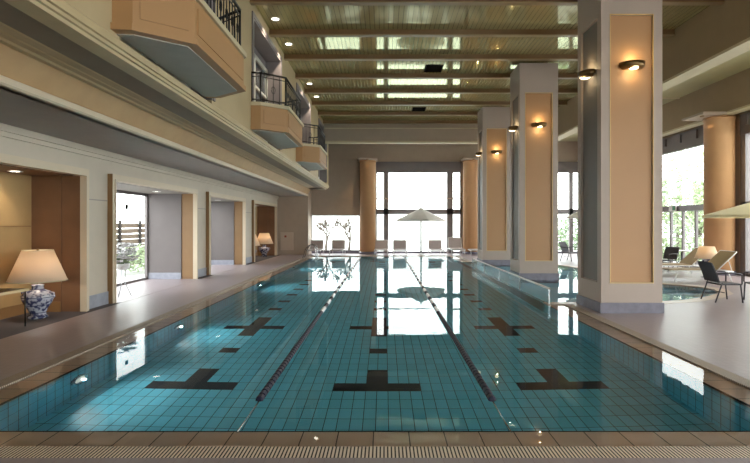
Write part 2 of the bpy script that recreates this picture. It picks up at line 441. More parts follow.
for a, b, k in OPEN:
    bm = bmesh.new()
    for (u, v) in ((a-.11, a), (b, b+.11)):
        box(bm, XL, XL+.10, u, v, DK, HO, 0)
    box(bm, XL, XL+.10, a, b, HD, HO, 0)
    # stepped inner bead
    for (u, v) in ((a-.03, a), (b, b+.03)):
        box(bm, XL+.10, XL+.12, u, v, DK, HD+.03, 0)
    box(bm, XL+.10, XL+.12, a, b, HD, HD+.03, 0)
    box(bm, XL-.0, XL+.101, a-.114, a-.11, DK, HO, 1)
    trim(bm, [M_trimc, M_jamb])
    dp = .86 if k == 'niche' else 1.28
    xb = XL-dp
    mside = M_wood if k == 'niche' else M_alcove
    # jamb lining (front third), deeper side walls, ceiling
    bm = bmesh.new()
    for y0, y1 in ((a-.12, a), (b, b+.12)):
        box(bm, XL-.33, XL-.002, y0, y1, DK, HD, 0)
    trim(bm, M_wood if k == 'niche' else M_jamb)
    bm = bmesh.new()
    for y0, y1 in ((a-.12, a+.03), (b-.03, b+.12)):
        box(bm, xb-.1, XL-.33, y0, y1, 0, HD, 0)
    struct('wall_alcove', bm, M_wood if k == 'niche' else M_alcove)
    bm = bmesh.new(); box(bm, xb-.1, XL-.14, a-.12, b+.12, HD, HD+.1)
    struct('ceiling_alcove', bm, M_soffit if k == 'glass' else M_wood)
    bm = bmesh.new()
    for y0, y1 in ((a+.03, a+.045), (b-.045, b-.03)):
        box(bm, xb, XL-.33, y0, y1, DK, .2)
    if k == 'niche': box(bm, xb, xb+.015, a, b, DK, .2)
    struct('baseboard_alcove', bm, M_base if k == 'glass' else M_jamb)
    if k == 'niche':
        bm = bmesh.new(); box(bm, xb-.1, xb, a, b, 0, HD, 0)
        n = 3
        for j in range(1, n): 
            yy = a+(b-a)*j/n; box(bm, xb, xb+.012, yy-.03, yy+.03, 0, HD, 1)
        box(bm, xb, xb+.01, a, b, 1.55, 1.57, 1)
        struct('wall_alcove', bm, [M_woodlt, M_jamb])
# glazing at the back of the two deep alcoves
for n, (a, b) in enumerate(((10.06,14.4),(15.55,19.45))):
    xb = XL-1.28
    bm = bmesh.new()
    for yy in (a+.03, (a+b)/2, b-.09): box(bm, xb-.06, xb, yy, yy+.06, DK, HD)
    box(bm, xb-.06, xb, a, b, HD-.08, HD); box(bm, xb-.06, xb, a, b, DK, DK+.06)
    w = struct('window_%d' % (n+1), bm, M_frame)
    obj('pane', bm_box(xb-.035, xb-.025, a+.05, b-.05, .06, HD-.06), M_glass, w)
# small dark sticker on the first alcove's glass
tag(obj('window_sticker', bm_box(-6.81, -6.80, 13.15, 13.29, 1.99, 2.12), M_vent), 'small dark square sticker on the glass door of the alcove with white flowers', 'sticker')

# aisle soffit, fascia, cornices (long profiles)
bm = bmesh.new(); box(bm, XL-.14, -3.98, YB, 25.8, 3.03, 3.15)
struct('ceiling_aisle', bm, M_soffit)
bm = bmesh.new()
extrude_y(bm, [(-4.05,3.03),(-3.92,3.03),(-3.90,3.05),(-3.90,3.11),(-3.93,3.13),(-4.05,3.13)], YB, 25.8)
trim(bm, M_trimc)
bm = bmesh.new(); extrude_y(bm, [(-4.05,3.13),(-3.94,3.13),(-3.76,3.40),(-3.76,3.44),(-4.05,3.44)], YB, 25.8)
struct('wall_fascia', bm, paint('fascia_tan', lin(184, 150, 108), .6))
bm = bmesh.new()
extrude_y(bm, [(-3.80,3.38),(-3.70,3.38),(-3.68,3.40),(-3.60,3.40),(-3.58,3.41),(-3.47,3.41),(-3.45,3.42),(-3.45,3.46),(-3.80,3.46)], YB, 25.8)
trim(bm, paint('bead_tan', lin(190, 162, 122), .5))
struct('ceiling_gallery_soffit', bm_box(-4.05, -2.84, YB, 25.0, 3.42, 3.50), paint('upper_soffit', lin(140,124,106), .7))
bm = bmesh.new()
extrude_y(bm, [(-3.0,3.36),(-2.80,3.36),(-2.79,3.39),(-2.765,3.395),(-2.76,3.425),(-2.735,3.43),(-2.73,3.50),(-2.75,3.52),(-2.79,3.525),(-3.0,3.53)], YB, 24.9)
trim(bm, paint('cornice_cream', lin(190,170,132), .55))
# gallery wall, door recesses
XG = -2.78
GO = [(5.27+5.33*i, 8.07+5.33*i) for i in range(-1, 4)]
bm = bmesh.new(); ysg = [YB] + [v for o in GO for v in o] + [25.0]
for i in range(0, len(ysg), 2): box(bm, XG-.38, XG, ysg[i], ysg[i+1], 3.52, 6.32)
for a, b in GO: box(bm, XG-.38, XG, a, b, 5.98, 6.32)
struct('wall_gallery', bm, M_gall)
bm = bmesh.new(); box(bm, XG-.6, XG-.38, YB, 25.0, 3.5, 6.32)
struct('wall_gallery_back', bm, M_greystone)
for n, (a, b) in enumerate(GO):
    bm = bmesh.new()
    # grey stone lining and projecting architrave
    box(bm, XG-.38, XG+.02, a, a+.05, 3.6, 5.98); box(bm, XG-.38, XG+.02, b-.05, b, 3.6, 5.98); box(bm, XG-.38, XG+.02, a+.05, b-.05, 5.93, 5.98)
    box(bm, XG, XG+.03, b, b+.10, 3.6, 6.08); box(bm, XG, XG+.03, a-.10, a, 3.6, 6.08); box(bm, XG, XG+.03, a, b, 5.98, 6.08)
    trim(bm, M_greystone)
    bm = bmesh.new(); xd = XG-.38; m_ = (a+b)/2
    for (u, v) in ((a+.06, a+.16), (m_-.06, m_+.06), (b-.16, b-.06)): box(bm, xd, xd+.06, u, v, 3.6, 5.7)
    box(bm, xd, xd+.06, a+.06, b-.06, 5.6, 5.7); box(bm, xd, xd+.06, a+.06, b-.06, 4.9, 4.96); box(bm, xd, xd+.06, a+.06, b-.06, 3.6, 3.85)
    d = struct('door_%d' % (n+1), bm, M_framelt)
    obj('pane', bm_box(xd+.01, xd+.02, a+.16, b-.16, 3.85, 5.6), paint('dark_glazing', lin(70, 78, 84), .08), d)
# balconies
def balcony(y0, label):
    t = thing('balcony', label, 'balcony', (XG, y0, 3.58), group='balconies on the gallery wall')
    w = 2.72; P = .69
    pl = [(0,0),(.20,.02),(P,.42),(P,w-.38),(.20,w),(0,w)]
    def inset(d): 
        return [(0,d),(.20-d*.3,.02+d),(P-d,.42+d*.45),(P-d,w-.38-d*.45),(.20-d*.3,w-d),(0,w-d)]
    bm = bmesh.new(); prism(bm, inset(-.03), 0, .07, 0)
    obj('base', bm, M_tanpan, t)
    bm = bmesh.new(); prism(bm, inset(.09), -.012, 0, 0); obj('underside', bm, paint('underside_grey', lin(176,170,160), .7), t)
    # parapet ring
    bm = bmesh.new(); q = inset(.10)
    for i in range(len(pl)-1): prism(bm, [pl[i], pl[i+1], q[i+1], q[i]], .07, .50)
    par = obj('parapet', bm, M_tanpan, t)
    # raised panels on the slanted and long faces
    bm = bmesh.new()
    for i in (1, 2, 3):
        a = Vector(pl[i]); b = Vector(pl[i+1]); d = (b-a).normalized(); nn = Vector((d.y, -d.x))
        L = (b-a).length
        p1 = a + d*.07; p2 = b - d*.07
        prism(bm, [tuple(p1), tuple(p1+nn*.012), tuple(p2+nn*.012), tuple(p2)], .14, .43)
    obj('panel', bm, M_tanpan, par)
    bm = bmesh.new()
    o_ = inset(-.04); q = inset(.14)
    for i in range(len(pl)-1): prism(bm, [o_[i], o_[i+1], q[i+1], q[i]], .50, .57)
    obj('coping', bm, M_cream, t)
    # iron railing
    bm = bmesh.new(); c = inset(.05)
    for i in range(len(c)-1):
        a = Vector(c[i]); b = Vector(c[i+1])
        tube(bm, [(a.x,a.y,1.20),(b.x,b.y,1.20)], .022, 8); tube(bm, [(a.x,a.y,.64),(b.x,b.y,.64)], .014, 6); tube(bm, [(a.x,a.y,1.12),(b.x,b.y,1.12)], .010, 6)
    obj('handrail', bm, M_iron, t)
    bm = bmesh.new()
    for i in range(len(c)-1):
        a = Vector(c[i]); b = Vector(c[i+1]); L = (b-a).length; n = max(1, int(L/.12))
        for j in range(n+(1 if i == len(c)-2 else 0)):
            p = a+(b-a)*(j/n); post = (j == 0)
            tube(bm, [(p.x,p.y,.57),(p.x,p.y,1.20)], .018 if post else .008, 6)
            if not post and j % 2 == 0 and n > 3:
                # scroll ring on every second bar
                ring = [(p.x, p.y, .88)]
                dd = (b-a).normalized()
                pts = [(p.x+dd.x*.045*math.cos(t_*PI/6), p.y+dd.y*.045*math.cos(t_*PI/6), .88+.075*math.sin(t_*PI/6)) for t_ in range(13)]
                tube(bm, pts, .007, 5)
    obj('balusters', bm, M_iron, t)
    return t
b0 = balcony(5.11, 'balcony nearest the camera, cut by the top edge of the picture')
dup(b0, (XG, 10.44, 3.58), label='middle balcony, second along the gallery wall, with full black railing in view')
dup(b0, (XG, 15.77, 3.58), label='smallest and farthest balcony on the gallery wall near the end wall')

# ------------------------------------------------------------------ ceiling
struct('ceiling', bm_box(XG-.38, 7.35, YB, YF, 6.32, 6.45), M_ceil)
struct('ceiling_right_aisle', bm_box(7.35, XR+.3, YB, YF, 6.06, 6.45), M_ceilr)
for k in range(-9, 10):
    y = 10.33+1.777*k
    if y > 25.5: break
    bm = bmesh.new(); box(bm, XG, 7.05, y+.02, y+.13, 6.20, 6.32, 0); box(bm, XG, 7.05, y, y+.15, 6.18, 6.20, 1)
    trim(bm, [M_beam, M_beamlt])
bm = bmesh.new(); box(bm, 7.05, 7.40, YB, YF, 5.19, 6.40, 0); box(bm, 7.02, 7.43, YB, YF, 5.13, 5.19, 1)
trim(bm, [M_bigbeam, M_cream])
bm = bmesh.new(); box(bm, 10.45, 10.75, YB, YF, 5.02, 6.10, 0); box(bm, 10.42, 10.78, YB, YF, 4.96, 5.02, 1)
trim(bm, [M_bigbeam, M_cream])
for k in range(5):
    y = 7.0+5.33*k
    bm = bmesh.new(); box(bm, 7.4, 10.45, y, y+.05, 6.03, 6.07); trim(bm, M_cream)
bm = bmesh.new(); box(bm, XG, 7.05, 23.0, 23.35, 5.42, 6.32, 0); box(bm, XG, 7.05, 22.97, 23.38, 5.34, 5.42, 1); box(bm, XG, 7.05, 22.96, 23.0, 5.98, 6.02, 1)
trim(bm, [M_wallend, M_cream])
# ceiling vents
def vent(x, y, label):
    t = thing('ceiling_vent', label, 'vent', (x, y, 6.32), group='dark ceiling vents')
    bm = bmesh.new()
    for a in ((-.27,-.24,-.33,.33),(.24,.27,-.33,.33)): box(bm, a[0], a[1], a[2], a[3], -.02, 0)
    box(bm, -.24, .24, -.33, -.30, -.02, 0); box(bm, -.24, .24, .30, .33, -.02, 0)
    obj('frame', bm, M_vent, t)
    bm = bmesh.new(); box(bm, -.24, .24, -.30, .30, -.004, 0)
    for j in range(10): box(bm, -.24, .24, -.28+.06*j, -.26+.06*j, -.018, -.004)
    obj('grille', bm, M_vent, t); return t
v0 = vent(1.5, 15.15, 'larger dark square ceiling vent, nearer of the two')
dup(v0, (1.43, 20.55, 6.32), label='smaller looking dark ceiling vent, farther of the two')

# ------------------------------------------------------------------ downlights
def spot(name, loc, power, col=(1,.84,.62), size=1.9, blend=.6, rot=(0,0,0), r=.05, parent=None):
    l = bpy.data.lights.new(name, 'SPOT'); l.energy = power; l.color = col; l.spot_size = size; l.spot_blend = blend; l.shadow_soft_size = r
    o = bpy.data.objects.new(name, l); C.objects.link(o); o.location = loc; o.rotation_euler = rot
    if parent: o.parent = parent
    return o
def point(name, loc, power, col=(1,.8,.5), r=.04, parent=None):
    l = bpy.data.lights.new(name, 'POINT'); l.energy = power; l.color = col; l.shadow_soft_size = r
    o = bpy.data.objects.new(name, l); C.objects.link(o); o.location = loc
    if parent: o.parent = parent
    return o
def downlight(x, y, z, label, power=60, group='recessed ceiling downlights'):
    t = thing('ceiling_light', label, 'light', (x, y, z), group=group)
    bm = bmesh.new(); lathe(bm, [(.075,0),(.11,0),(.11,-.012),(.08,-.012),(.075,0)], 20, caps=False)
    obj('trim_ring', bm, M_white, t)
    bm = bmesh.new(); lathe(bm, [(.002,-.004),(.075,-.004)], 20, caps=False)
    obj('lens', bm, M_lensc, t)
    spot('bulb', (0,0,-.03), power, parent=t)
    return t
names = {11.5:'nearest', 13.1:'second nearest', 16.8:'second farthest', 18.5:'farthest'}
for y, nm in names.items():
    downlight(-2.5, y, 6.318, '%s of the four bright round downlights in the ceiling above the balconies' % nm, 90)
downlight(-6.05, 8.2, HD, 'round downlight in the ceiling of the niche with the big porcelain lamp', 25, 'alcove downlights')
downlight(-6.05, 13.3, HD, 'round downlight in the ceiling of the alcove with white flowers', 14, 'alcove downlights')
downlight(-6.05, 16.6, HD, 'nearer round downlight in the ceiling of the empty grey alcove', 10, 'alcove downlights')
downlight(-6.05, 18.2, HD, 'farther round downlight in the ceiling of the empty grey alcove', 10, 'alcove downlights')
downlight(-6.0, 23.6, HD, 'round downlight in the ceiling of the far niche with two lamps', 25, 'alcove downlights')

# ------------------------------------------------------------------ columns with sconces
def column(y, label, foot):
    t = thing('column', label, 'column', (3.86, y, foot), group='square panelled columns')
    W, D, H = 1.09, 1.07, 6.18-foot; z0 = -foot
    bm = bmesh.new(); e = .16; r = .055
    pt, pb = 5.33+z0, .55+z0
    # core and face frames (front, left, back, right)
    box(bm, r, W-r, r, D-r, 0, H)
    for (f0, f1) in ((0, r), (D-r, D)):
        box(bm, 0, e, f0, f1, 0, H); box(bm, W-e, W, f0, f1, 0, H); box(bm, e, W-e, f0, f1, pt, H); box(bm, e, W-e, f0, f1, 0, pb)
    for (f0, f1) in ((0, r), (W-r, W)):
        box(bm, f0, f1, r, e, 0, H); box(bm, f0, f1, D-e, D-r, 0, H); box(bm, f0, f1, e, D-e, pt, H); box(bm, f0, f1, e, D-e, 0, pb)
    obj('shaft', bm, M_colfr, t)
    bm = bmesh.new(); box(bm, e+.012, W-e-.012, .040, r, pb+.012, pt-.012); box(bm, e+.012, W-e-.012, D-r, D-.040, pb+.012, pt-.012)
    obj('front_panel', bm, M_colpan, t)
    bm = bmesh.new(); box(bm, .040, r, e+.012, D-e-.012, pb+.012, pt-.012); box(bm, W-r, W-.040, e+.012, D-e-.012, pb+.012, pt-.012)
    obj('side_panel', bm, M_colside, t)
    bm = bmesh.new()
    q = .006
    box(bm, e-q, e+.010, -.006, .02, pb-q, pt+q, 0); box(bm, W-e-.010, W-e+q, -.006, .02, pb-q, pt+q, 0)
    box(bm, e+.010, W-e-.010, -.006, .02, pt-.010, pt+q, 0); box(bm, e+.010, W-e-.010, -.006, .02, pb-q, pb+.010, 0)
    obj('panel_bead', bm, M_gold, t)
    bm = bmesh.new(); g = .022
    for (a_, b_, c_, d_) in ((-g,W+g,-g,0),(-g,W+g,D,D+g),(-g,0,0,D),(W,W+g,0,D)): box(bm, a_, b_, c_, d_, 0, .20+z0)
    obj('plinth', bm, M_plinth, t)
    return t
for y, foot, lb in ((8.89, DK, 'biggest square column, nearest the camera, standing on the deck right of the pool'),
                    (14.22, -.62, 'middle square column standing in the paddling pool water behind the glass divider'),
                    (19.55, -.62, 'farthest and thinnest looking of the three square columns')):
    column(y, lb, foot)
def sconce(x, y, rz, label, z=4.42):
    t = thing('wall_sconce', label, 'lamp', (x, y, z), rz, 'bronze sconces on the columns')
    # local: wall plane at y=0, dish projects to -y
    bm = bmesh.new(); seg = 24
    prof = [(.11,-.08),(.17,-.07),(.215,-.03),(.225,.04),(.205,.04),(.17,-.03),(.09,-.05)]
    rings = []
    for r, zz in prof:
        rings.append([bm.verts.new((r*math.cos(PI+PI*k/seg), -.03+r*.92*math.sin(PI+PI*k/seg), zz)) for k in range(seg+1)])
    rings.append(rings[0])
    for i in range(len(rings)-1):
        for k in range(seg):
            f = bm.faces.new((rings[i][k], rings[i][k+1], rings[i+1][k+1], rings[i+1][k])); f.smooth = True
    obj('dish', bm, M_bronze, t)
    bm = bmesh.new(); box(bm, -.20, .20, -.03, 0, -.03, .035); obj('backplate', bm, M_bronze, t)
    bm = bmesh.new(); lathe(bm, [(.002,-.082),(.07,-.08),(.095,-.06)], 16, c=(0,-.11), caps=False)
    obj('lens', bm, M_lens, t)
    point('bulb', (0,-.14,.12), 3.0, (1,.76,.40), .012, t)
    point('bulb', (0,-.17,-.17), 1.8, (1,.76,.40), .012, t)
    return t
nm = ['nearest column', 'middle column', 'farthest column']
for i, y in enumerate((8.89, 14.22, 19.55)):
    sconce(3.86+.545, y+.040, 0, 'bronze wall sconce on the tan front panel of the %s' % nm[i])
    sconce(3.86+.040, y+.535, -PI/2, 'bronze wall sconce on the pool-side face of the %s' % nm[i])
    if i == 0: sconce(3.86+1.09-.040, y+.535, PI/2, 'bronze wall sconce glowing behind the right edge of the nearest column')

# ------------------------------------------------------------------ far wall, windows
TH = .3
def wall_with(name, m, segs):
    bm = bmesh.new()
    for s in segs: box(bm, *s)
    return struct(name, bm, m)
wall_with('wall_end_pier', M_wallend, [(XL-.14, -3.92, 25.8, YF+TH, 0, 3.42), (XL-.2, -4.1, 26.2, YF+TH, 3.42, 6.4), (-4.1, XG-.38, 25.0, 25.1, 3.36, 6.4), (-4.1, XG-.2, 25.0, 25.8, 3.36, 3.5)])
trim(bm_box(XL, -3.90, 25.77, 25.80, 2.90, 3.03), M_wallend)
wall_with('wall_far', M_wallend, [(-3.92,-1.28,YF,YF+TH,2.09,6.4),(-3.92,-1.28,YF,YF+TH,0,.14),(-1.28,-.43,YF,YF+TH,0,6.4),
    (-.43,4.16,YF,YF+TH,4.95,6.4),(-.43,4.16,YF,YF+TH,0,.06),(4.16,5.2,YF,YF+TH,0,6.4),(5.2,XR+.3,YF,YF+TH,4.95,6.4),(5.2,XR+.3,YF,YF+TH,0,.06),(-4.1,-3.92,YF,YF+TH,0,6.4)])
bm = bmesh.new(); box(bm, -3.92, -1.3, YF-.03, YF, DK, .14); box(bm, -.43, 11, YF-.03, YF, DK, .10)
struct('baseboard_far', bm, M_plinth)
bm = bmesh.new(); box(bm, -4.1, 7, YF-.06, YF, 2.95, 3.0); box(bm, -4.1, 7, YF-.05, YF, 5.0, 5.06); box(bm, -4.1, -1.3, YF-.05, YF, 2.55, 2.58)
trim(bm, M_wallend)
NW = [2]
def window(frames, panes, m=M_frame):
    NW[0] += 1
    bm = bmesh.new()
    for f in frames: box(bm, *f)
    w = struct('window_%d' % NW[0], bm, m)
    for p in panes: obj('pane', bm_box(*p), M_glass, w)
    return w
y0, y1 = YF+.02, YF+.12
window([(-4.0,-3.95,y0,y1,.14,2.09),(-1.33,-1.28,y0,y1,.14,2.09),(-4,-1.28,y0,y1,2.04,2.09),(-4,-1.28,y0,y1,.14,.19)], [(-3.95,-1.33,y0+.04,y0+.05,.19,2.04)])
fr = [(-.43,4.16,YF-.08,y1,4.37,4.95),(-.43,4.16,YF-.04,y1,2.13,2.40),(-.43,4.16,y0,y1,.06,.12)]
for a, b in ((-.43,-.38),(-.02,.24),(3.40,3.72),(4.10,4.16)): fr.append((a,b,YF-.04,y1,.06,4.4))
window(fr, [(-.38,4.1,y0+.05,y0+.06,.12,2.13),(-.38,4.1,y0+.05,y0+.06,2.40,4.37)])
fr = [(5.2,XR,YF-.08,y1,4.37,4.95),(5.2,XR,YF-.04,y1,2.13,2.40),(5.2,XR,y0,y1,.06,.12)]
for a, b in ((5.2,5.3),(6.0,6.2),(9.0,9.2),(10.0,10.2),(10.9,11.0)): fr.append((a,b,YF-.04,y1,.06,4.4))
window(fr, [(5.3,10.9,y0+.05,y0+.06,.12,2.13),(5.3,10.9,y0+.05,y0+.06,2.40,4.37)])
# right wall
yw = [v for v in (-5.5, -.2, 5.13, 10.46, 15.78, 21.1, 26.4)]
wall_with('wall_right', M_bigbeam, [(XR,XR+.3,YB,YF,4.95,6.4),(XR,XR+.3,YB,YF,0,.05)])
for i in range(len(yw)-1):
    a, b = yw[i]+.40, yw[i+1]-.40
    x0, x1 = XR-.04, XR+.12
    fr = [(XR-.06,x1,a,b,4.33,4.95),(x0,x1,a,b,2.07,2.28),(x0,x1,a,a+.22,DK,4.4),(x0,x1,b-.22,b,DK,4.4)]
    for q in (.33,.5,.67): 
        yy = a+(b-a)*q; fr.append((XR,XR+.08,yy-.05,yy+.05,DK,2.1))
    fr.append((XR,XR+.08,a,b,DK,.12)); 
    for q in range(5):   # small bracket blocks under the head
        yy = a+.3+(b-a-.7)*q/4; fr.append((XR-.12,XR-.06,yy,yy+.10,4.60,4.90))
    window(fr, [(XR+.03,XR+.04,a+.22,b-.22,.12,2.07),(XR+.03,XR+.04,a+.22,b-.22,2.28,4.33)])
    wall_with('wall_right_pier', M_wallend, [(XR+.02,XR+.3,yw[i+1]-.40,yw[i+1]+.40,0,4.95)])
# round pillars
def pillar(x, y, label, top=4.95):
    t = thing('pillar', label, 'pillar', (x, y, DK), group='round tan pillars along the window walls')
    bm = bmesh.new(); lathe(bm, [(.42,.12),(.42,top-.1),(.44,top-.1),(.44,top-.02)], 40); obj('shaft', bm, M_pillar, t)
    bm = bmesh.new(); lathe(bm, [(.45,0),(.45,.12),(.42,.13)], 40); obj('base', bm, M_plinth, t)
    return t
pillar(-.86, YF-.46, 'round tan pillar between the low left window and the big end window')
pillar(4.62, YF-.46, 'round tan pillar right of the big end window, partly behind the farthest column')
pillar(XR-.42, 15.78, 'round tan pillar on the right-hand window wall above the loungers')
pillar(XR-.42, 21.1, 'round pillar on the right window wall hidden behind the nearest column')
for x, y in ((-.86, YF-1.22), (4.62, YF-1.22), (9.86, 15.5)):
    t = thing('ceiling_light', 'small downlight above the pillar %s' % {-.86:'left of the big end window', 4.62:'right of the big end window', 9.86:'on the right-hand window wall'}[x], 'light', (x, y, 4.92), group='pillar downlights')
    bm = bmesh.new(); lathe(bm, [(.06,0),(.06,.03)], 16); obj('housing', bm, M_bronze, t)
    tgt = Vector((0, .4, -1.1)) if y > 20 else Vector((.4, .1, -1.1))
    rot = tgt.to_track_quat('-Z', 'Y').to_euler()
    spot('bulb', (0,0,-.02), 110, (1,.72,.38), 1.5, .8, rot, .03, t)
bm = bmesh.new()
for x in (-.86, 4.62): box(bm, x-.5, x+.5, YF-1.4, YF, 4.95, 5.05)
box(bm, 9.7, 10.45, 15.2, 16.3, 4.955, 5.02)
trim(bm, M_wallend)
# back wall behind the viewpoint: glazed like the end wall
wall_with('wall_back', M_wallend, [(XL-.2,-2.5,YB-.3,YB,0,6.4),(-2.5,3.6,YB-.3,YB,3.4,6.4),(-2.5,-.6,YB-.3,YB,0,3.4),(4.6,XR-.3,YB-.3,YB,4.2,6.4),(3.6,4.6,YB-.3,YB,0,5.3),(XR-.3,XR+.3,YB-.3,YB,0,5.3)])
window([(-.6,3.6,YB-.15,YB-.05,2.2,2.4),(-.6,3.6,YB-.15,YB-.05,3.3,3.4),(1.4,1.6,YB-.15,YB-.05,0,3.4)], [(-.6,3.6,YB-.11,YB-.10,0,3.4)])
window([(4.6,10.7,YB-.15,YB-.05,2.2,2.4),(4.6,10.7,YB-.15,YB-.05,4.1,4.2),(7.6,7.8,YB-.15,YB-.05,0,4.2)], [(4.6,10.7,YB-.11,YB-.10,0,4.2)])
struct('ceiling_roof', bm_box(XL-.6, XR+.4, YB-.4, YF+.4, 6.46, 6.6), M_soffit)
struct('wall_left_outer', bm_box(XL-.35, XL-.15, YB, YF, 2.6, 6.5), M_soffit)
# notice panel on the end pier
t = thing('notice_panel', 'pale pink notice panel with a small red mark on the left end wall', 'panel', (-5.0, 25.79, .25))
obj('board', bm_box(-.33, .33, -.06, 0, 0, .92), M_panelpink, t, bevel=.01)
obj('mark', bm_box(-.12, -.02, -.07, -.06, .66, .76), M_red, t)
t = thing('exit_sign', 'small pale green exit sign box on the transom of the right-hand windows', 'sign', (XR-.06, 18.9, 2.08))
obj('housing', bm_box(-.05, 0, -.22, .22, 0, .22), M_white, t)
bm = bmesh.new(); box(bm, -.055, -.05, -.20, -.02, .03, .19); obj('symbol', bm, M_green, t)

# ------------------------------------------------------------------ lane ropes
def rope(x, label):
    t = thing('lane_rope', label, 'lane rope', (x, PY0, 0), group='floating lane ropes')
    bm = bmesh.new(); tube(bm, [(0,-.02,.0),(0,.3,-.004),(0,PY1-PY0+.02,.004)], .006, 6); obj('cable', bm, M_alu, t)
    y = .66; L = PY1-PY0-.35; i = 0
    while y < L:
        n = 4 if i % 2 else 5
        dark = y < 4.9 or i % 2
        bm = bmesh.new(); seg = 10; rings = []
        for q in range(n):
            for r, yy in ((.020,0),(.036,.012),(.036,.084),(.020,.096)):
                rings.append([bm.verts.new((r*math.cos(2*PI*k/seg), y+.1*q+yy, .004+r*math.sin(2*PI*k/seg))) for k in range(seg)])
        for a in range(len(rings)-1):
            for k in range(seg): bm.faces.new((rings[a][k], rings[a][(k+1) % seg], rings[a+1][(k+1) % seg], rings[a+1][k]))
        bm.faces.new(rings[0]); bm.faces.new(rings[-1])
        obj('float', bm, M_navy if dark else M_white, t)
        y += .1*n; i += 1
    return t
rope(-1.13, 'left of the two dark and white lane ropes on the pool')
rope(.98, 'right of the two dark and white lane ropes on the pool')

# glass divider
t = thing('glass_divider', 'low clear glass divider with pale rails between the lap pool and the paddling pool', 'divider', (PX1+.05, 9.95, -.04))
L = 8.6
obj('pane', bm_box(-.006, .006, 0, L, .03, .34), M_divglass, t)
obj('top_rail', bm_box(-.02, .02, -.02, L, .34, .37), M_white, t)
obj('bottom_rail', bm_box(-.02, .02, -.02, L, 0, .035), M_alu, t)
for yy in (0, 2.15, 4.3, 6.45, L-.04):
    obj('post', bm_box(-.018, .018, yy, yy+.035, .03, .34), M_alu, t)

# pool ladder
t = thing('pool_ladder', 'small chrome handrail ladder at the far left corner of the pool', 'ladder', (-3.35, 23.2, 0))
for y in (0, .55):
    bm = bmesh.new()
    tube(bm, [(.18,y,-.9),(.18,y,.1),(.17,y,.45),(.10,y,.60),(0,y,.64),(-.15,y,.60),(-.30,y,.42),(-.42,y,.02)], .022, 8)
    obj('handrail', bm, M_alu, t)
for z in (-.3, -.6):
    obj('step', bm_box(.14, .24, .02, .53, z, z+.03), M_alu, t)

# pool wall lights
def plight(y, label):
    t = thing('pool_light', label, 'light', (PX0, y, -.5), group='round underwater lights on the left pool wall')
    bm = bmesh.new(); lathe(bm, [(.10,0),(.15,0),(.15,.03),(.11,.03),(.10,0)], 24, caps=False); o = obj('rim', bm, M_alu, t); o.rotation_euler = (0, PI/2, 0)
    bm = bmesh.new(); lathe(bm, [(.002,.02),(.10,.012)], 24, caps=False); o = obj('lens', bm, M_poollens, t); o.rotation_euler = (0, PI/2, 0)
    l = spot('bulb', (.06,0,0), 34, (.86,1,1), 2.9, .8, (0,-PI/2,0), .02, t)
plight(5.6, 'nearest round underwater light on the left pool wall')
plight(8.3, 'second round underwater light along the left pool wall')
for k, y in enumerate((13.6, 18.9)): plight(y, ('third', 'fourth and farthest')[k]+' round underwater light along the left pool wall')

# ------------------------------------------------------------------ table lamps
def lamp(x, y, label):
    t = thing('table_lamp', label, 'lamp', (x, y, DK), group='porcelain lamps with cream shades in the niches')
    bm = bmesh.new()
    lathe(bm, [(.13,0),(.15,.015),(.15,.04),(.12,.06),(.118,.10),(.15,.17),(.205,.26),(.235,.34),(.23,.40),(.19,.45),(.12,.475),(.09,.50),(.085,.54),(.10,.56),(.06,.57)], 36)
    body = obj('vase', bm, M_porc, t)
    bm = bmesh.new()
    for s in (-1, 1):
        tube(bm, [(s*.20,0,.44),(s*.27,0,.43),(s*.28,0,.36),(s*.235,0,.32)], .014, 8)
    obj('handle', bm, M_porc, body)
    bm = bmesh.new(); tube(bm, [(0,0,.56),(0,0,1.14)], .008, 8); lathe(bm, [(.02,1.14),(.018,1.17)], 12)
    obj('stem', bm, M_bronze, t)
    bm = bmesh.new(); lathe(bm, [(.43,.63),(.225,1.145)], 48, caps=False)
    o = obj('shade', bm, M_shade, t); m = o.modifiers.new('solid', 'SOLIDIFY'); m.thickness = .003
    bm = bmesh.new(); lathe(bm, [(.433,.627),(.433,.642),(.427,.642),(.427,.627),(.433,.627)], 48, caps=False); obj('shade_rim', bm, M_cream, o); bm = bmesh.new(); lathe(bm, [(.228,1.135),(.228,1.148),(.222,1.148),(.222,1.135),(.228,1.135)], 48, caps=False)
    obj('shade_rim', bm, M_cream, o)
    point('bulb', (0,0,.86), 9, (1,.87,.70), .05, t)
    return t
l0 = lamp(-5.83, 8.42, 'large porcelain lamp with cream shade standing beside the low console table')
dup(l0, (-5.88, 22.0, DK), label='farther pair of lamps: the one half hidden by the niche edge')
dup(l0, (-5.82, 24.3, DK), label='farther pair of lamps: the fully visible one nearest the end wall')
# bench table
t = thing('console_table', 'low console table with pale top and thin black legs in the left niche', 'table', (-5.80, 6.2, DK))
bm = bmesh.new(); box(bm, -.28, .27, -.02, 1.60, .545, .585); obj('tabletop', bm, paint('pale_top', lin(210, 190, 150), .25), t, bevel=.006)
obj('inlay', bm_box(-.23, .22, .03, 1.55, .585, .588), paint('dark_inlay', lin(80, 66, 52), .2), t)
for x in (-.25, -.18, .24):
    for y in (.0, 1.55):
        bm = bmesh.new(); tube(bm, [(x,y,0),(x,y,.55)], .012, 8); obj('leg', bm, M_iron, t)
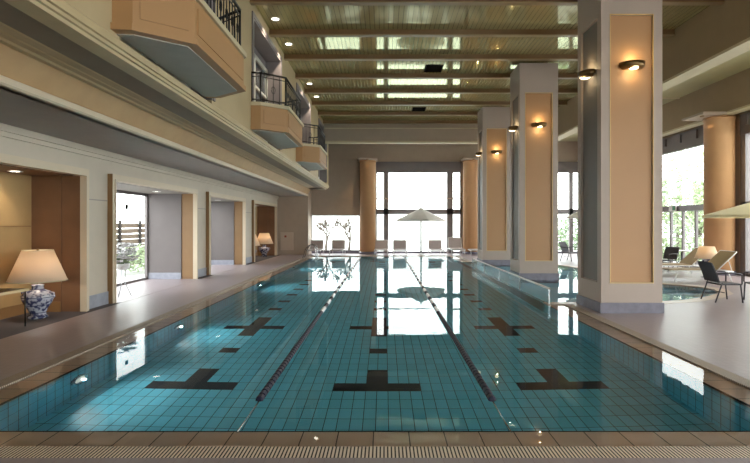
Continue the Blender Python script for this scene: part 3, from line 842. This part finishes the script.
# upholstered chair behind the table
t = thing('side_chair', 'brown upholstered chair with rounded back standing behind the console table', 'chair', (-6.20, 7.55, DK), 0)
bm = bmesh.new()
prof = [(-.19,.42),(-.20,.78),(-.16,.86),(-.08,.90),(.08,.90),(.16,.86),(.20,.78),(.19,.42)]
bm2 = [bm.verts.new((-.12, p[0], p[1])) for p in prof]; bm3 = [bm.verts.new((-.06, p[0], p[1])) for p in prof]
bm.faces.new(bm2); bm.faces.new(list(reversed(bm3)))
for i in range(len(prof)): bm.faces.new((bm2[i], bm3[i], bm3[(i+1) % 8], bm2[(i+1) % 8]))
M_chairbr = paint('chair_brown', lin(120, 74, 50), .6)
obj('backrest', bm, M_chairbr, t, bevel=.01)
obj('seat', bm_box(-.10, .13, -.19, .19, .36, .44), M_chairbr, t, bevel=.02)
for x in (-.09, .11):
    for y in (-.17, .17):
        obj('leg', bm_box(x-.015, x+.015, y-.015, y+.015, 0, .36), M_wood, t)

# ------------------------------------------------------------------ loungers at the far end
def lounger(x, y, rz, label, back=M_sling, fr=M_white, ang=72, group='loungers along the end windows', blen=.46, h=.25):
    """foot end towards local -y, backrest at +y"""
    t = thing('sun_lounger', label, 'sun lounger', (x, y, DK), rz, group)
    w = .33
    bm = bmesh.new()
    for s in (-1, 1): tube(bm, [(s*w,-.95,h-.02),(s*w,-.9,h),(s*w,.42,h),(s*w,.80,h-.02)], .018, 8)
    for yy in (-.95, -.3, .35, .80): tube(bm, [(-w,yy,h-.01),(w,yy,h-.01)], .014, 8)
    obj('frame', bm, fr, t)
    obj('seat', bm_box(-w+.02, w-.02, -.92, .34, h+.01, h+.045), back, t, bevel=.012)
    a = math.radians(ang); dy, dz = math.cos(a), math.sin(a)
    bm = bmesh.new(); n_ = Vector((0, dz, -dy))*.02
    q = []
    p0 = Vector((0,.36,h+.03)); p1 = p0+Vector((0,dy,dz))*blen
    vs = []
    for sx in (-w, w):
        for p in (p0, p1):
            for sg in (-1, 1): vs.append(bm.verts.new((sx, p.y+n_.y*sg, p.z+n_.z*sg)))
    for f in ((0,1,3,2),(4,6,7,5),(0,4,5,1),(2,3,7,6),(0,2,6,4),(1,5,7,3)): bm.faces.new([vs[i] for i in f])
    bk = obj('backrest', bm, back, t, bevel=.01)
    bm = bmesh.new()
    for s in (-1, 1): tube(bm, [(s*(w+.005),p0.y,p0.z-.02),(s*(w+.005),p1.y,p1.z+.01)], .016, 8)
    tube(bm, [(-w,p1.y,p1.z+.01),(w,p1.y,p1.z+.01)], .016, 8)
    pm = p0+(p1-p0)*.6
    tube(bm, [(-w*.9,pm.y,pm.z),(-w*.9,.78,h)], .010, 6); tube(bm, [(w*.9,pm.y,pm.z),(w*.9,.78,h)], .010, 6)
    obj('back_frame', bm, fr, bk)
    for sx in (-1, 1):
        for yy, d in ((-.72,-.10),(.66,.10)):
            bm = bmesh.new(); tube(bm, [(sx*w,yy,h-.01),(sx*(w-.0),yy+d,0)], .016, 8); obj('leg', bm, fr, t)
    return t
sc = .0508   # metres per pixel near the wall
def wx(px, Y): return (px-384)*Y/500
g0 = None
LB = [('leftmost lounger by the end windows, next to the pool ladder', 315.5, 26.0),
      ('second lounger from the left, under the low left window', 337.5, 26.0),
      ('lounger in front of the left round pillar edge and narrow pane', 381, 26.0),
      ('lounger in front of the big window, just left of the white parasol', 400, 25.95),
      ('lounger in front of the big window, just right of the white parasol', 436, 25.95),
      ('slightly taller looking lounger before the right mullion of the big window', 456, 25.9),
      ('rightmost end lounger, half hidden behind the farthest column', 475, 25.95)]
for i, (lb, px, Y) in enumerate(LB):
    if g0 is None: g0 = lounger(wx(px, 25.9), Y, 0, lb)
    else:
        r = dup(g0, (wx(px, 25.9), Y, DK), 0, label=lb)
        if px == 456: r.scale = (1, 1, 1.18)

# ------------------------------------------------------------------ parasols
def parasol(x, y, label, rad=1.3, zr=1.80, zt=2.34, m=M_canvas, sides=8, rot=.2, tilt=0):
    t = thing('parasol', label, 'parasol', (x, y, DK), rot, 'parasols')
    bm = bmesh.new(); tube(bm, [(0,0,.04),(0,0,zt-.02)], .042 if y > 25 else .026, 10); obj('pole', bm, paint('grey_pole', lin(128,124,120), .5), t)
    bm = bmesh.new(); lathe(bm, [(.22,0),(.22,.03),(.06,.05),(.035,.14),(.02,.14)], 24); obj('base', bm, M_white, t)
    bm = bmesh.new(); N = 5; rows = []
    for j in range(N+1):
        u = j/N; r = rad*u; row = []
        for k in range(sides*4):
            a = 2*PI*k/(sides*4); s = (k % 4)/4
            sag = 1-.06*math.sin(s*PI)*u
            row.append(bm.verts.new((max(r, .02)*math.cos(a)*sag, max(r, .02)*math.sin(a)*sag, zt-(zt-zr)*(u**.95)+.03*math.sin(s*PI)*u*0)))
        rows.append(row)
    n = sides*4
    for j in range(N):
        for k in range(n): bm.faces.new((rows[j][k], rows[j][(k+1) % n], rows[j+1][(k+1) % n], rows[j+1][k]))
    vl = [bm.verts.new((v.co.x, v.co.y, v.co.z-.07)) for v in rows[-1]]
    for k in range(n): bm.faces.new((rows[-1][k], rows[-1][(k+1) % n], vl[(k+1) % n], vl[k]))
    o = obj('canopy', bm, m, t); md = o.modifiers.new('solid', 'SOLIDIFY'); md.thickness = .006
    bm = bmesh.new(); lathe(bm, [(.025,zt-.02),(.04,zt+.03),(.01,zt+.09)], 12); obj('finial', bm, M_alu, t)
    for k in range(sides):
        a = 2*PI*k/sides
        bm = bmesh.new(); tube(bm, [(.03*math.cos(a),.03*math.sin(a),zt-.06),((rad*.98)*math.cos(a),(rad*.98)*math.sin(a),zr-.015)], .008, 6)
        obj('rib', bm, M_alu, t)
    return t
parasol(wx(421, 25.5), 25.5, 'white parasol standing between the loungers in front of the big end window', 1.28, 1.80, 2.42)
parasol(9.90, 13.0, 'cream parasol cut by the right edge of the picture', 1.38, 1.82, 2.26, M_canvasy)
parasol(9.05, 22.2, 'pale parasol seen between the nearest and middle columns', .95, 1.9, 2.36)

# ------------------------------------------------------------------ terrace style chairs and tables on the right
def cchair(x, y, rz, label, m=M_dark):
    """seat faces local -y, back at +y"""
    t = thing('garden_chair', label, 'chair', (x, y, DK), rz, 'dark woven chairs on the right deck')
    w, sh = .24, .38
    bm = bmesh.new(); box(bm, -w, w, -.24, .20, sh-.03, sh); obj('seat', bm, m, t, bevel=.01)
    bm = bmesh.new()
    pts = [(.20,sh+.02),(.25,sh+.18),(.32,sh+.34),(.36,sh+.42)]
    vs = []
    for yy, zz in pts: vs.append([bm.verts.new((-w,yy,zz)), bm.verts.new((w,yy,zz)), bm.verts.new((w,yy+.03,zz+.01)), bm.verts.new((-w,yy+.03,zz+.01))])
    for i in range(len(vs)-1):
        for k in range(4): bm.faces.new((vs[i][k], vs[i][(k+1) % 4], vs[i+1][(k+1) % 4], vs[i+1][k]))
    bm.faces.new(vs[0]); bm.faces.new(vs[-1])
    obj('backrest', bm, m, t)
    for s in (-1, 1):
        bm = bmesh.new()
        tube(bm, [(s*(w+.01),-.22,sh),(s*(w+.01),-.22,sh+.18),(s*(w+.01),-.20,sh+.20),(s*(w+.02),0,sh+.22),(s*(w+.01),.27,sh+.20)], .014, 8)
        obj('armrest', bm, M_dark, t)
    bm = bmesh.new(); tube(bm, [(-w,.12,.2),(w,.12,.2)], .009, 6); obj('crossbar', bm, M_dark, t)
    for s in (-1, 1):
        bm = bmesh.new(); tube(bm, [(s*w,-.20,sh-.02),(s*w,-.24,0)], .014, 8); obj('leg', bm, M_dark, t)
        bm = bmesh.new(); tube(bm, [(s*w,.16,sh+.02),(s*w,.30,0)], .014, 8); obj('leg', bm, M_dark, t)
    return t
c0 = cchair(6.98, 10.3, PI/2*.98, 'dark woven chair on the right deck turned sideways, facing right')
dup(c0, (7.74, 10.2, DK), PI-.15, label='dark woven chair cut by the right edge of the picture')
dup(c0, (9.47, 16.8, DK), -PI*.35, label='dark chair close to the right edge of the nearest column by the windows')
dup(c0, (7.95, 21.4, DK), PI*.2, label='left dark chair seen in the gap between nearest and middle columns')
dup(c0, (8.75, 21.3, DK), -PI*.25, label='right dark chair seen in the gap between nearest and middle columns')
def ctable(x, y, label, r=.42, h=.68, m=M_white):
    t = thing('round_table', label, 'table', (x, y, DK), group='round tables on the right deck')
    bm = bmesh.new(); lathe(bm, [(r-.01,h-.025),(r,h-.02),(r,h-.005),(r-.01,h)], 32); obj('tabletop', bm, m, t)
    for k in range(3):
        a = 2*PI*k/3+.3
        bm = bmesh.new(); tube(bm, [(.06*math.cos(a),.06*math.sin(a),h-.02),(.05*math.cos(a),.05*math.sin(a),h*.45),(r*.75*math.cos(a),r*.75*math.sin(a),0)], .014, 8); obj('leg', bm, M_dark, t)
    return t
ctable(10.2, 17.2, 'white round table by the right windows beside the nearest column')
ctable(8.35, 20.6, 'round table between two dark chairs, seen in the gap between columns')
r = lounger(8.75, 14.0, -PI/2, 'brown sling lounger with raised back facing left on the right deck', M_slingbr, M_white, 42, 'brown loungers on the right deck', .72, .30)
dup(r, (9.1, 15.7, DK), -PI/2, label='second brown lounger behind, partly below the round pillar')
# small lamp on a low table
t = thing('round_table', 'low dark side table carrying the lamp behind the sideways chair', 'table', (9.62, 14.9, DK))
bm = bmesh.new(); lathe(bm, [(.22,.36),(.22,.39)], 24); obj('tabletop', bm, M_dark, t)
bm = bmesh.new(); lathe(bm, [(.16,0),(.03,.03),(.03,.36)], 16); obj('pedestal', bm, M_dark, t)
t = thing('table_lamp', 'lamp with wide pale shade on the low table by the right-hand loungers', 'lamp', (9.62, 14.9, DK+.39))
bm = bmesh.new(); lathe(bm, [(.07,0),(.08,.02),(.13,.08),(.12,.14),(.05,.18),(.02,.20)], 24); obj('vase', bm, M_porc, t)
bm = bmesh.new(); lathe(bm, [(.32,.17),(.20,.53)], 32, caps=False); o = obj('shade', bm, M_shade, t); o.modifiers.new('s', 'SOLIDIFY').thickness = .003
bm = bmesh.new(); tube(bm, [(0,0,.18),(0,0,.50)], .006, 6); obj('stem', bm, M_bronze, t)
point('bulb', (0,0,.34), 2.5, (1,.8,.5), .04, t)

# ------------------------------------------------------------------ plants
def leaves(bm, c, rad, n, size, mi=0):
    for _ in range(n):
        while True:
            v = Vector((random.uniform(-1,1), random.uniform(-1,1), random.uniform(-1,1)))
            if .25 < v.length < 1: break
        p = Vector((c[0]+v.x*rad[0], c[1]+v.y*rad[1], c[2]+v.z*rad[2]))
        a = Vector((random.gauss(0,1), random.gauss(0,1), random.gauss(0,.6))).normalized()
        b = a.cross(Vector((random.gauss(0,1), random.gauss(0,1), random.gauss(0,1)))).normalized()
        s = size*random.uniform(.6, 1.3)
        vs = [bm.verts.new(p+a*s), bm.verts.new(p+b*s*.5+a*s*.1), bm.verts.new(p-a*s), bm.verts.new(p-b*s*.5-a*s*.1)]
        bm.faces.new(vs).material_index = mi
# flower stand at the glazed alcove
t = thing('flower_stand', 'thin metal stand of white flowers at the left side of the glazed alcove', 'plant', (-5.72, 10.95, DK))
for k in range(3):
    a = 2*PI*k/3+.5
    bm = bmesh.new(); tube(bm, [(.05*math.cos(a),.05*math.sin(a),.62),(.04*math.cos(a),.04*math.sin(a),.3),(.17*math.cos(a),.17*math.sin(a),0)], .009, 6); obj('leg', bm, M_alu, t)
bm = bmesh.new(); lathe(bm, [(.07,.58),(.13,.62),(.15,.72),(.13,.72),(.12,.64)], 24); obj('bowl', bm, M_white, t)
bm = bmesh.new(); leaves(bm, (0,0,.80), (.2,.2,.10), 70, .06); obj('foliage', bm, M_leafd, t)
bm = bmesh.new()
for k in range(70):
    a = random.uniform(0, 2*PI); r = random.uniform(.08,.30); z = random.uniform(.76,1.16)
    for j in range(5):
        b = j*2*PI/5
        p = Vector((r*math.cos(a), r*math.sin(a), z)); d = Vector((math.cos(b), math.sin(b), .3))*.09; e = Vector((-math.sin(b), math.cos(b), .3))*.045
        bm.faces.new([bm.verts.new(p), bm.verts.new(p+d*.6+e), bm.verts.new(p+d), bm.verts.new(p+d*.6-e)])
obj('blossom', bm, M_petal, t)
bm = bmesh.new()
for k in range(9):
    a = random.uniform(0, 2*PI); tube(bm, [(0,0,.68),(.12*math.cos(a),.12*math.sin(a),.9),(.24*math.cos(a),.24*math.sin(a),1.08)], .004, 5)
obj('stem', bm, M_leafd, t)
# wooden fence outside
t = thing('garden_fence', 'dark wooden slat fence outside the left alcove window', 'fence', (-9.6, 12.0, -.05))
bm = bmesh.new()
for k in range(8): box(bm, 0, .03, 0, 22, .10+.2*k, .27+.2*k)
obj('slats', bm, M_fence, t)
for k in range(15):
    obj('post', bm_box(.03, .11, 1.5*k, 1.5*k+.08, 0, 1.78), M_fencep, t)
def shrub(x, y, z, rad, n, size, label, m=M_leaf, trunk=True, name='garden_tree', cat='tree', group='green trees outside the windows'):
    t = thing(name, label, cat, (x, y, -.05), group=group)
    bm = bmesh.new(); leaves(bm, (0,0,z), rad, n, size); obj('foliage', bm, m, t)
    if trunk:
        bm = bmesh.new(); tube(bm, [(0,0,0),(.05,0,z*.6),(.0,.05,z)], .1, 8, radii=[.14,.10,.05])
        for k in range(5):
            a = k*1.3; tube(bm, [(.03,0,z*.6),(rad[0]*.6*math.cos(a),rad[1]*.6*math.sin(a),z+rad[2]*.3)], .03, 6)
        obj('trunk', bm, M_bark, t)
    return t
shrub(-8.3, 17.0, .5, (.5,1.4,.45), 700, .07, 'low pale bush outside the left alcove window below the fence', M_leaf, False, 'garden_shrub', 'shrub', 'shrubs outside')
shrub(14.6, 23.2, 2.2, (1.5,1.7,1.3), 1100, .12, 'green tree outside the right windows, just left of the round pillar')
shrub(17.0, 29.0, 2.6, (2.2,2.2,1.8), 1200, .15, 'green tree outside the right windows, close beside the edge of the nearest column', M_leafd)
shrub(22.5, 35.0, 4.0, (4.5,3.6,3.0), 1500, .22, 'tallest pale green tree farthest out beyond the right windows')
shrub(13.6, 22.5, .5, (.7,4.4,.6), 2200, .09, 'low green hedge outside the right glass doors', M_leaf, False, 'garden_shrub', 'shrub', 'shrubs outside')
shrub(12.0, 32.0, 1.0, (1.8,1.0,1.1), 1800, .11, 'green bush outside the end window seen between the columns', M_leafd, False, 'garden_shrub', 'shrub', 'shrubs outside')
# bare tree outside the low left window
def bare(x, y, label, seed, s=1.0):
    random.seed(seed)
    t = thing('bare_tree', label, 'tree', (x, y, -.05), group='bare trees outside')
    bm = bmesh.new()
    def br(p, d, L, r, n):
        q = p+d*L
        mid = p+d*L*.5+Vector((random.uniform(-1,1),random.uniform(-1,1),random.uniform(-.3,.6)))*L*.08
        tube(bm, [p, mid, q], r, 6, radii=[max(r, .022), max(r*.85, .02), max(r*.65, .018)])
        if n == 0: return
        for k in range(random.choice((2,3))):
            nd = (d+Vector((random.uniform(-.9,.9), random.uniform(-.6,.6), random.uniform(-.25,.5)))).normalized()
            br(q, nd, L*random.uniform(.6,.85), r*.62, n-1)
    br(Vector((0,0,0)), Vector((.1,0,1)), .62*s, .10*s, 5)
    obj('branches', bm, M_bark, t)
bare(-3.6, 31.0, 'slender bare tree left of centre outside the low left window', 3)
bare(-2.2, 31.5, 'slender bare tree right of centre outside the low left window', 11)
random.seed(5)
# white garden wall far outside, pale background
struct('wall_garden', bm_box(-12, 8, 44, 44.3, -.05, 2.6), paint('garden_wall', lin(225, 228, 226), .8, var=.02))

# ------------------------------------------------------------------ world, camera
W = bpy.data.worlds.new('sky'); S.world = W; W.use_nodes = True
nt = W.node_tree; nt.nodes.clear()
out = nt.nodes.new('ShaderNodeOutputWorld'); bg = nt.nodes.new('ShaderNodeBackground')
tc = nt.nodes.new('ShaderNodeTexCoord'); sp = nt.nodes.new('ShaderNodeSeparateXYZ'); nt.links.new(tc.outputs['Generated'], sp.inputs[0])
mr = nt.nodes.new('ShaderNodeMapRange'); mr.inputs[1].default_value = -.05; mr.inputs[2].default_value = .6; nt.links.new(sp.outputs[2], mr.inputs[0])
nt.links.new(mixc(nt, mr.outputs[0], (1.0,.99,.97), (.95,.97,1.0)), bg.inputs[0])
bg.inputs[1].default_value = 7.5
nt.links.new(bg.outputs[0], out.inputs[0])

cam = bpy.data.cameras.new('camera'); co = bpy.data.objects.new('camera', cam); C.objects.link(co)
co.location = (0,0,1.6); co.rotation_euler = (PI/2,0,0)
cam.sensor_width = 36; cam.lens = 24.0; cam.shift_x = -9/750; cam.shift_y = -7.5/750; cam.clip_start = .05; cam.clip_end = 200
S.camera = co
vs = S.view_settings; vs.view_transform = 'Standard'; vs.look = 'None'; vs.gamma = 1; vs.exposure = 0.12
try: vs.use_curve_mapping = False
except Exception: pass
cy = S.cycles
cy.max_bounces = 10; cy.diffuse_bounces = 5; cy.glossy_bounces = 5; cy.transmission_bounces = 8; cy.transparent_max_bounces = 16
cy.sample_clamp_indirect = 8; cy.blur_glossy = .5; cy.use_denoising = True
